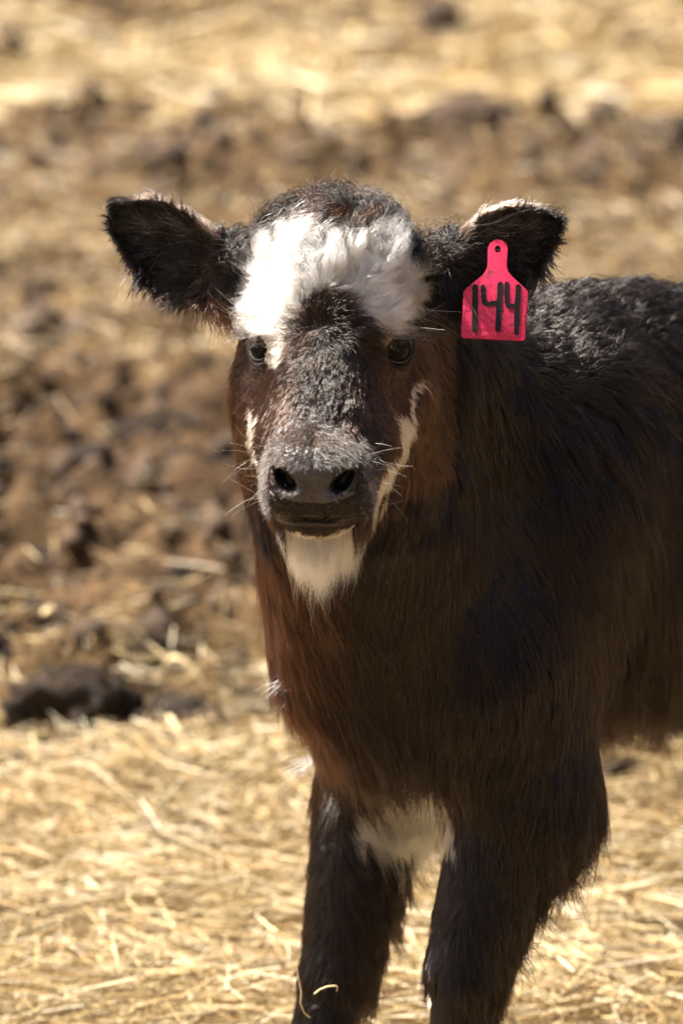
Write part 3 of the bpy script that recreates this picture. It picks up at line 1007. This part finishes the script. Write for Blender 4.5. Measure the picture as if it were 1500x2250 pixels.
# ------------------------------------------------------------------ eyes, lashes, whiskers, hooves
def simple_mat(name, col, rough, spec=.5, coat=0):
    m, N, L, b = new_mat(name)
    b.inputs['Base Color'].default_value = (*col, 1); b.inputs['Roughness'].default_value = rough
    b.inputs['Specular IOR Level'].default_value = spec; b.inputs['Coat Weight'].default_value = coat
    b.inputs['Coat Roughness'].default_value = .03
    return m
def eye_mat():
    m, N, L, b = new_mat('calf_eyeball')
    tc = N.new('ShaderNodeTexCoord'); sp = N.new('ShaderNodeSeparateXYZ')
    L.new(tc.outputs['Object'], sp.inputs[0])
    r = N.new('ShaderNodeValToRGB'); e = r.color_ramp.elements
    r.color_ramp.interpolation = 'EASE'
    e[0].position = .0; e[0].color = (.62, .45, .36, 1)
    e[1].position = 1.0; e[1].color = (.002, .002, .003, 1)
    for pos, c in ((.28, (.60, .48, .42)), (.34, (.003, .002, .0015)), (.66, (.003, .002, .0015)), (.80, (.003, .003, .004))):
        x = e.new(pos); x.color = (*c, 1)
    mr = N.new('ShaderNodeMapRange'); mr.inputs[1].default_value = -EYE_R * .1; mr.inputs[2].default_value = EYE_R
    L.new(sp.outputs['Z'], mr.inputs[0]); L.new(mr.outputs[0], r.inputs[0]); L.new(r.outputs[0], b.inputs['Base Color'])
    b.inputs['Roughness'].default_value = .3
    b.inputs['Specular IOR Level'].default_value = .05
    b.inputs['Coat Weight'].default_value = .06; b.inputs['Coat Roughness'].default_value = .02
    return m
M_EYE = eye_mat()
M_LID = simple_mat('eyelid_skin', (.020, .015, .013), .38)
for ec, edir, s in EYES:
    bm = bmesh.new()
    bmesh.ops.create_uvsphere(bm, u_segments=40, v_segments=24, radius=EYE_R)
    for v in bm.verts:                       # the cornea bulges a little
        k = max(0, v.co.z / EYE_R - .72) / .28
        v.co.z += k * k * .0011
    em = bpy.data.meshes.new('eye'); bm.to_mesh(em); bm.free()
    o = me_obj('eye', em, M_EYE, calf)
    look = nrm(HA * s * .90 + HB * .44 + HC * .06)
    o.rotation_mode = 'QUATERNION'; o.rotation_quaternion = Vector(look).to_track_quat('Z', 'Y'); o.location = ec + edir * .0012
    eye_ob = o; eye_inv = Matrix.LocRotScale(o.location, o.rotation_quaternion, None).inverted()
    # lid rim following the almond opening, as a tube on the socket
    tang = nrm(np.cross(HC, edir)); upv = np.cross(edir, tang)
    n = 44; ring = []
    for i in range(n):
        th = 2 * math.pi * i / n
        q = tang * (math.cos(th) * .0150) + upv * (math.sin(th) * (.0102 if math.sin(th) > 0 else .0104)) 
        z = math.sqrt(max((EYE_R + .0016) ** 2 - q @ q, 1e-8))
        ring.append(ec + q + edir * z)
    VV, FF = [], []
    ring = np.array(ring); K = 8
    for i in range(n):
        tg = nrm(ring[(i + 1) % n] - ring[i - 1]); o1 = nrm(ring[i] - ec); o2 = np.cross(tg, o1)
        for k in range(K):
            ph = 2 * math.pi * k / K
            VV.append(ring[i] + (o1 * math.cos(ph) + o2 * math.sin(ph)) * .0012)
            FF.append((i * K + k, i * K + (k + 1) % K, ((i + 1) % n) * K + (k + 1) % K, ((i + 1) % n) * K + k))
    lid = mesh_obj('eyelid', VV, FF, M_LID); lid.parent = eye_ob; lid.matrix_parent_inverse = eye_inv
    # lashes
    rg = np.random.default_rng(40 + int(s)); nl = 150
    th = rg.uniform(.15, 2.9, nl); 
    root = np.array([ec + nrm(tang * math.cos(t) * .0140 + upv * math.sin(t) * .0100 + edir * .0135) * (EYE_R + .003) for t in th])
    dr = nrm(edir * 1.0 + HC * .15 + tang * (np.cos(th) * .5)[:, None] + HA * s * .3 + rg.normal(0, .18, (nl, 3)))
    LL = rg.uniform(.010, .022, nl)[:, None, None]; t5 = np.linspace(0, 1, 5)[None, :, None]
    ptl = root[:, None, :] + dr[:, None, :] * LL * t5 + (DOWN * .30 * t5 ** 2 + HC * .1 * t5) * LL
    cl = np.where(rg.uniform(0, 1, nl)[:, None] < .18, [.45, .40, .36], [.012, .009, .008])
    o = make_curves('eyelashes', ptl, np.full((nl, 5), .00017) * np.linspace(1, .3, 5), cl); o.parent = eye_ob; o.matrix_parent_inverse = eye_inv

def whisker_set(specs, seed):
    rg = np.random.default_rng(seed)
    pts_, rd, cl = [], [], []
    t7 = np.linspace(0, 1, 7)[:, None]
    for root, d, L_, curl, c_, r_ in specs:
        d = nrm(np.array(d, float)); side = nrm(np.cross(d, [0.2, .9, .3]))
        pts_.append(root + d * L_ * t7 + side * curl * L_ * t7 ** 2 + DOWN * .12 * L_ * t7 ** 2)
        rd.append(r_ * np.linspace(1, .25, 7)); cl.append(c_)
    return np.array(pts_), np.array(rd), np.array(cl)
GOLD = (.80, .66, .42); DKW = (.02, .012, .01)
specs = []
rw = np.random.default_rng(77)
for s in (-1, 1):
    for q in range(26):
        a_ = s * rw.uniform(.030, .046); c_ = rw.uniform(-.105, -.060); b_ = .095 + rw.uniform(-.015, .012)
        d = HA * s * rw.uniform(.5, 1) + HB * rw.uniform(.2, .8) + HC * rw.uniform(-.5, .5)
        specs.append((H(a_, b_, c_), d, rw.uniform(.012, .038), rw.uniform(-.6, .6), GOLD if rw.uniform() < .7 else DKW, .00016))
    for q in range(9):
        specs.append((H(s * rw.uniform(.048, .060), rw.uniform(-.005, .018), rw.uniform(.012, .034)), HA * s * 1.0 + HB * rw.uniform(-.1, .5) + HC * rw.uniform(-.2, .5), rw.uniform(.018, .045), rw.uniform(-.5, .5), GOLD, .00017))
for q in range(46):
    s = -1 if q < 32 else 1
    specs.append((H(s * rw.uniform(.052, .058), rw.uniform(-.014, .004), rw.uniform(.004, .018)), HA * s * 1.0 + HB * rw.uniform(.0, .4) + HC * rw.uniform(-.35, .1), rw.uniform(.008, .020), rw.uniform(-.3, .3), (.8, .74, .66), .00016))
for q in range(26):
    a_ = rw.uniform(-.034, .034)
    specs.append((H(a_, .106 - 3.5 * a_ * a_, -.121), -HC + HB * rw.uniform(.2, .8) + HA * a_ * 8, rw.uniform(.006, .016), rw.uniform(-.4, .4), GOLD if rw.uniform() < .6 else DKW, .00014))
wp, wr, wc = whisker_set(specs, 3)
tag(make_curves('whiskers', wp, wr, wc), 'long pale whiskers on muzzle and brow')

# short dust-pale hair on top of the nose
def patch_hair(name, n, sel, dirf, L0, rad0, colf, seed):
    rg = np.random.default_rng(seed)
    m = sel(V, SKIN_N)
    wT = m[TR].all(1) * TA
    ti = rg.choice(len(TR), n, p=wT / wT.sum())
    u = rg.uniform(0, 1, (n, 2)); fl = u.sum(1) > 1; u[fl] = 1 - u[fl]
    bw = np.stack([1 - u.sum(1), u[:, 0], u[:, 1]], 1)
    p = (V[TR[ti]] * bw[..., None]).sum(1); nn = nrm((SKIN_N[TR[ti]] * bw[..., None]).sum(1))
    g = nrm(dirf(p, nn) + rg.normal(0, .35, (n, 3)))
    g = nrm(g - nn * (g * nn).sum(1, keepdims=True) * .75 + nn * .35)
    L_ = (L0 * rg.lognormal(0, .3, n))[:, None, None]
    t4 = np.linspace(0, 1, 4)[None, :, None]
    return make_curves(name, p[:, None, :] + g[:, None, :] * L_ * t4, rad0 * np.ones((n, 1)) * np.linspace(1, .3, 4), colf(p, rg))
def _mz(v, n):
    a, b, c = to_head(v)
    return (b > .088) & (c > -.118) & (np.abs(a) < .05) & ~((b > .118) & (np.abs(np.abs(a) - .024) < .009) & (np.abs(c + .081) < .010)) & (((n @ HC > .25) & (b > .104)) | (np.abs(a) > .031))
if FUR:
    o = patch_hair('nose_hair', 9000, _mz, lambda p, n: HB * .6 + HA * np.sign((p - HO) @ HA)[:, None] * .7 - HC * .4, .0042, .00012,
               lambda p, rg: np.where(rg.uniform(0, 1, (len(p), 1)) < .34, [.50, .41, .31], [.012, .009, .008]) * rg.uniform(.6, 1.2, (len(p), 1)), 9)
    o['label'] = 'short dusty pale hair round the nose'
    # loose pale tufts inside the ears
    for e in EARS:
        b0, eu, ev, ew, Lm, ut, vtv, ub, vbv, s = e
        rg = np.random.default_rng(60 + s)
        roots, dirs, lens = [], [], []
        for (uu, vv, dd, cnt, ll) in ((.42, .55, (.9, .3), 120, .026), (.62, .1, (.9, .1), 110, .022), (.52, -.25, (.8, -.5), 110, .022), (.25, .6, (1, .1), 90, .03)):
            u_ = rg.normal(uu, .05, cnt) * Lm; 
            tp = np.interp(u_, ut, vtv); bt = np.interp(u_, ub, vbv)
            rel = rg.normal(vv, .10, cnt)
            v_ = (tp + bt) / 2 + rel * (tp - bt) / 2
            w_ = (.022 - .10 * u_) * rel ** 2 - .010 + .004
            roots.append(b0 + u_[:, None] * eu + v_[:, None] * ev + w_[:, None] * ew)
            dirs.append(nrm(eu * dd[0] + ev * dd[1] + ew * .45 + rg.normal(0, .28, (cnt, 3)))); lens.append(ll * rg.uniform(.5, 1.2, cnt))
        rt, dr, ln = np.concatenate(roots), np.concatenate(dirs), np.concatenate(lens)
        t6 = np.linspace(0, 1, 6)[None, :, None]
        cv = nrm(rg.normal(0, 1, (len(rt), 3)))
        ptl = rt[:, None, :] + ln[:, None, None] * (dr[:, None, :] * t6 + cv[:, None, :] * .25 * t6 ** 2)
        o = make_curves('ear_tuft', ptl, .00013 * np.ones((len(rt), 1)) * np.linspace(1, .3, 6), np.tile([.46, .39, .34], (len(rt), 1)) * rg.uniform(.4, 1.3, (len(rt), 1)))
        o['label'] = 'wispy grey hair inside the ear'

M_HOOF = simple_mat('hoof_horn', (.03, .025, .02), .45)
hoofs = [FL_R, FL_L, B(-.672, .088, .075), B(-.672, -.088, .075)]
for h in hoofs:
    for s in (-1, 1):
        bm = bmesh.new()
        r = bmesh.ops.create_cone(bm, cap_ends=True, segments=18, radius1=.021, radius2=.015, depth=.044)
        for v in bm.verts:
            v.co.x *= .72; v.co.y *= 1.25
            if v.co.y < 0 and v.co.z < 0: v.co.y *= 1.25
        bmesh.ops.bevel(bm, geom=[e for e in bm.edges if e.calc_face_angle(0) > 1], offset=.003, segments=2, affect='EDGES')
        hm = bpy.data.meshes.new('hoof'); bm.to_mesh(hm); bm.free()
        o = me_obj('hoof', hm, M_HOOF, calf)
        side = nrm(np.cross(BF, [0, 0, 1]))
        q = h + BF * .018 + side * s * .016
        o.location = (q[0], q[1], .022); o.rotation_euler = (0, 0, math.atan2(BF[1], BF[0]) + math.pi / 2)

# ------------------------------------------------------------------ ear tag
def tag_mat():
    m, N, L, b = new_mat('pink_tag_plastic')
    tc = N.new('ShaderNodeTexCoord')
    n1 = N.new('ShaderNodeTexNoise'); n1.inputs['Scale'].default_value = 55; n1.inputs['Detail'].default_value = 7; n1.inputs['Roughness'].default_value = .7
    n2 = N.new('ShaderNodeTexNoise'); n2.inputs['Scale'].default_value = 420; n2.inputs['Detail'].default_value = 4
    L.new(tc.outputs['Object'], n1.inputs[0]); L.new(tc.outputs['Object'], n2.inputs[0])
    mu = N.new('ShaderNodeMath'); mu.operation = 'MULTIPLY'
    r1 = N.new('ShaderNodeMapRange'); r1.inputs[1].default_value = .44; r1.inputs[2].default_value = .62
    r2 = N.new('ShaderNodeMapRange'); r2.inputs[1].default_value = .42; r2.inputs[2].default_value = .68
    L.new(n1.outputs[0], r1.inputs[0]); L.new(n2.outputs[0], r2.inputs[0]); L.new(r1.outputs[0], mu.inputs[0]); L.new(r2.outputs[0], mu.inputs[1])
    mx = N.new('ShaderNodeMix'); mx.data_type = 'RGBA'
    mx.inputs[6].default_value = (.68, .022, .105, 1); mx.inputs[7].default_value = (.10, .030, .035, 1)
    L.new(mu.outputs[0], mx.inputs[0]); L.new(mx.outputs[2], b.inputs['Base Color'])
    b.inputs['Roughness'].default_value = .5
    b.inputs['Subsurface Weight'].default_value = .12; b.inputs['Subsurface Radius'].default_value = (.004, .001, .001); b.inputs['Subsurface Scale'].default_value = .5
    bp = N.new('ShaderNodeBump'); bp.inputs['Strength'].default_value = .15; bp.inputs['Distance'].default_value = .001
    L.new(n2.outputs[0], bp.inputs['Height']); L.new(bp.outputs[0], b.inputs['Normal'])
    return m
M_TAG = tag_mat()
M_INK = simple_mat('black_marker_ink', (.005, .005, .006), .6, .3)
TAG_Y = .030
T0 = P(1093, 548, TAG_Y)
TTILT = math.radians(23)                                  # the lower edge swings out, away from the cheek
TX = nrm(np.array([1.0, .06, 0])); TZ = nrm(np.array([0, math.sin(TTILT), math.cos(TTILT)])); TN = np.cross(TX, TZ)   # TN looks at the camera
def tag_uv(px, py):
    """pixel -> tag plane coordinates (metres from the hole)"""
    d = P(px, py, TAG_Y) - CAM
    t = ((T0 - CAM) @ TN) / (d @ TN)
    q = CAM + d * t - T0
    return q @ TX, q @ TZ
def tag_pt(u, v, w): return T0 + TX * u + TZ * v + TN * (w - 3.2 * u * u - .9 * (v + .03) ** 2)
ear_tag = bpy.data.objects.new('ear_tag', None); COL.objects.link(ear_tag); ear_tag.location = T0
tag(ear_tag, 'pink plastic ear tag numbered 144 hanging in the calf\'s ear', 'ear tag')
def rounded(poly, rads, seg=6):
    out = []
    n = len(poly)
    for i in range(n):
        p0, p1, p2 = map(np.array, (poly[i - 1], poly[i], poly[(i + 1) % n])); r = rads[i]
        if r == 0: out.append(tuple(p1)); continue
        d0, d2 = nrm(p0 - p1), nrm(p2 - p1)
        for k in range(seg + 1):
            t = k / seg
            out.append(tuple((1 - t) ** 2 * (p1 + d0 * r) + 2 * t * (1 - t) * p1 + t * t * (p1 + d2 * r)))
    return out
out_px = rounded([(1115, 548), (1113, 597), (1163, 642), (1158, 750), (1017, 739), (1020, 636), (1071, 596), (1071, 548)],
                 [0, 18, 8, 9, 9, 8, 18, 0])
arc = [(1093 + 22 * math.cos(a), 548 - 22 * math.sin(a)) for a in np.linspace(math.pi, 0, 13)][1:-1]
outer = [tag_uv(*q) for q in out_px + arc]
hole = [(.0021 * math.cos(a), .0027 * math.sin(a)) for a in np.linspace(0, 2 * math.pi, 16, endpoint=False)]
bm = bmesh.new()
def loop_edges(pts):
    vs = [bm.verts.new((u, v, 0)) for u, v in pts]
    return [bm.edges.new((vs[i], vs[(i + 1) % len(vs)])) for i in range(len(vs))]
eds = loop_edges(outer) + loop_edges(hole)
bmesh.ops.triangle_fill(bm, use_beauty=True, use_dissolve=False, edges=eds)
bmesh.ops.recalc_face_normals(bm, faces=bm.faces)
if next(iter(bm.faces)).normal.z < 0: bmesh.ops.reverse_faces(bm, faces=bm.faces)
inner = [e for e in bm.edges if len(e.link_faces) == 2 and e.calc_length() > .006]
bmesh.ops.subdivide_edges(bm, edges=inner, cuts=5)
bmesh.ops.triangulate(bm, faces=bm.faces)
r = bmesh.ops.extrude_face_region(bm, geom=list(bm.faces))
for v in [g for g in r['geom'] if isinstance(g, bmesh.types.BMVert)]: v.co.z += .0016
bmesh.ops.recalc_face_normals(bm, faces=bm.faces)
bvl = [e for e in bm.edges if len(e.link_faces) == 2 and e.calc_face_angle(0) > 1.0]
bmesh.ops.bevel(bm, geom=bvl, offset=.0004, segments=2, affect='EDGES')
for v in bm.verts: v.co = tag_pt(v.co.x, v.co.y, v.co.z)
tm = bpy.data.meshes.new('tag_panel'); bm.to_mesh(tm); bm.free()
panel = me_obj('tag_panel', tm, M_TAG, ear_tag, smooth=False)
# the shank that pierces the ear, and its back button
def disc(name, c, ax, r, h, mat, parent):
    bm = bmesh.new(); bmesh.ops.create_cone(bm, cap_ends=True, segments=20, radius1=r, radius2=r, depth=h)
    bmesh.ops.bevel(bm, geom=[e for e in bm.edges if e.calc_face_angle(0) > 1], offset=min(r, h) * .2, segments=2, affect='EDGES')
    m_ = bpy.data.meshes.new(name); bm.to_mesh(m_); bm.free()
    o = me_obj(name, m_, mat, parent); o.rotation_mode = 'QUATERNION'; o.rotation_quaternion = Vector(ax).to_track_quat('Z', 'Y'); o.location = c
    return o
disc('tag_shank', tag_pt(0, -.001, -.017), TN, .0034, .034, M_TAG, ear_tag)
disc('tag_hole_shade', tag_pt(0, 0, .0004), TN, .0020, .0006, M_INK, ear_tag)  # black disc added for the shade inside the hole, not a real pin
disc('tag_button', tag_pt(0, -.001, -.035), TN, .011, .002, M_TAG, ear_tag)
def stroke(pts, w):
    """marker stroke as a flat raised ribbon with round ends"""
    P2 = [np.array(tag_uv(*q)) for q in pts]
    dense = []
    for i in range(len(P2) - 1):
        for k in range(6): dense.append(P2[i] + (P2[i + 1] - P2[i]) * k / 6)
    dense.append(P2[-1]); dense = np.array(dense)
    # relax corners
    for _ in range(2): dense[1:-1] = (dense[:-2] + 2 * dense[1:-1] + dense[2:]) / 4
    hw = w / PXM / 2
    L_, R_ = [], []
    n = len(dense)
    for i in range(n):
        d = nrm(dense[min(i + 1, n - 1)] - dense[max(i - 1, 0)]); nn = np.array([-d[1], d[0]])
        wob = 1 + .07 * math.sin(i * 1.3 + pts[0][0])
        L_.append(dense[i] + nn * hw * wob); R_.append(dense[i] - nn * hw * wob)
    def cap(p, d):
        nn = np.array([-d[1], d[0]]); return [p + (nn * math.cos(a) + d * math.sin(a)) * hw for a in np.linspace(.3, math.pi - .3, 5)]
    d1 = nrm(dense[-1] - dense[-2]); d0 = nrm(dense[0] - dense[1])
    return L_ + cap(dense[-1], d1) + R_[::-1] + cap(dense[0], d0)
def digit(strokes):
    bm = bmesh.new()
    for k, (pts, w) in enumerate(strokes):
        hgt = .0016 + .0003 + .00006 * k
        out = stroke(pts, w)
        top = [bm.verts.new(tag_pt(u, v, hgt)) for u, v in out]; bot = [bm.verts.new(tag_pt(u, v, .0014)) for u, v in out]
        bm.faces.new(top)
        for i in range(len(out)):
            j = (i + 1) % len(out); bm.faces.new((top[j], top[i], bot[i], bot[j]))
    bmesh.ops.triangulate(bm, faces=bm.faces)
    bmesh.ops.recalc_face_normals(bm, faces=bm.faces)
    m_ = bpy.data.meshes.new('digit'); bm.to_mesh(m_); bm.free()
    return me_obj('digit', m_, M_INK, panel, smooth=False)
Z = lambda x, y: (920 + x / 4.1667, 400 + y / 4.1667)
digit([([Z(522, 960), Z(524, 1150), Z(528, 1345)], 12.5)])
digit([([Z(592, 960), Z(600, 1060), Z(612, 1108), Z(640, 1122), Z(735, 1106)], 10.5), ([Z(750, 942), Z(742, 1150), Z(740, 1350)], 12)])
digit([([Z(810, 940), Z(812, 1080), Z(818, 1130), Z(850, 1144), Z(905, 1138)], 10.5), ([Z(916, 965), Z(908, 1180), Z(910, 1380)], 11.5)])

# ------------------------------------------------------------------ wisps of white hair on the chest, straw caught on the knee
if FUR:
    rg = np.random.default_rng(88)
    ptl, cl = [], []
    t8 = np.linspace(0, 1, 8)[:, None]
    for (px, py, n_, dx, dz, ll) in ((705, 1660, 60, -1.0, -.15, .030), (690, 1690, 50, -.7, -.7, .026), (735, 1745, 40, -.2, -1, .020), (625, 1500, 30, -.8, -.4, .018)):
        c = P(px, py, .13)
        for _ in range(60):                                # march along the view of that spot to the skin
            dd = sdf(c[None])[0]
            if abs(dd) < .001: break
            c = c + nrm(c - CAM) * dd * .8
        for q in range(n_):
            r0 = c + rg.normal(0, .004, 3)
            d = nrm(np.array([dx, -.45, dz]) + rg.normal(0, .28, 3)); L_ = ll * rg.uniform(.5, 1.25)
            w = nrm(np.cross(d, [0, 0, 1]))
            ptl.append(r0 + d * L_ * t8 + w * np.sin(t8 * 7 + rg.uniform(0, 2)) * .0022 * t8 + DOWN * L_ * .25 * t8 ** 2)
            cl.append(np.array([.9, .80, .68]) * rg.uniform(.6, .95))
    o = make_curves('chest_wisp', np.array(ptl), .00015 * np.ones((len(ptl), 1)) * np.linspace(1, .3, 8), np.array(cl)); o['label'] = 'stray white hairs on the chest'

def caught_straw(pts, width, label):
    pts = np.array(pts); K = 6; VV, FF = [], []
    n = len(pts)
    for i in range(n):
        tg = nrm(pts[min(i + 1, n - 1)] - pts[max(i - 1, 0)]); a1 = nrm(np.cross(tg, [.3, 1, .2])); a2 = np.cross(tg, a1)
        for k in range(K):
            ph = 2 * math.pi * k / K; VV.append(pts[i] + (a1 * math.cos(ph) + a2 * math.sin(ph)) * width / 2)
            if i < n - 1: FF.append((i * K + k, i * K + (k + 1) % K, (i + 1) * K + (k + 1) % K, (i + 1) * K + k))
    o = mesh_obj('straw_stalk', VV, FF, M_STRAW); add_col_attr(o.data, 'tint', np.tile([.84, .68, .36], (len(VV), 1)))
    tag(o, label, 'straw stalk')
yk = KN_R[1] - .045
caught_straw([P(x, y, yk) for x, y in ((690, 2184), (703, 2174), (718, 2168), (734, 2166), (740, 2167), (741, 2178))], .0012, 'thin bent straw caught in the hair of the calf\'s knee')
caught_straw([P(x, y, yk) for x, y in ((652, 2125), (656, 2150), (662, 2180), (660, 2205), (668, 2225), (680, 2236))], .0011, 'thin crooked straw hanging down the front of the calf\'s knee')
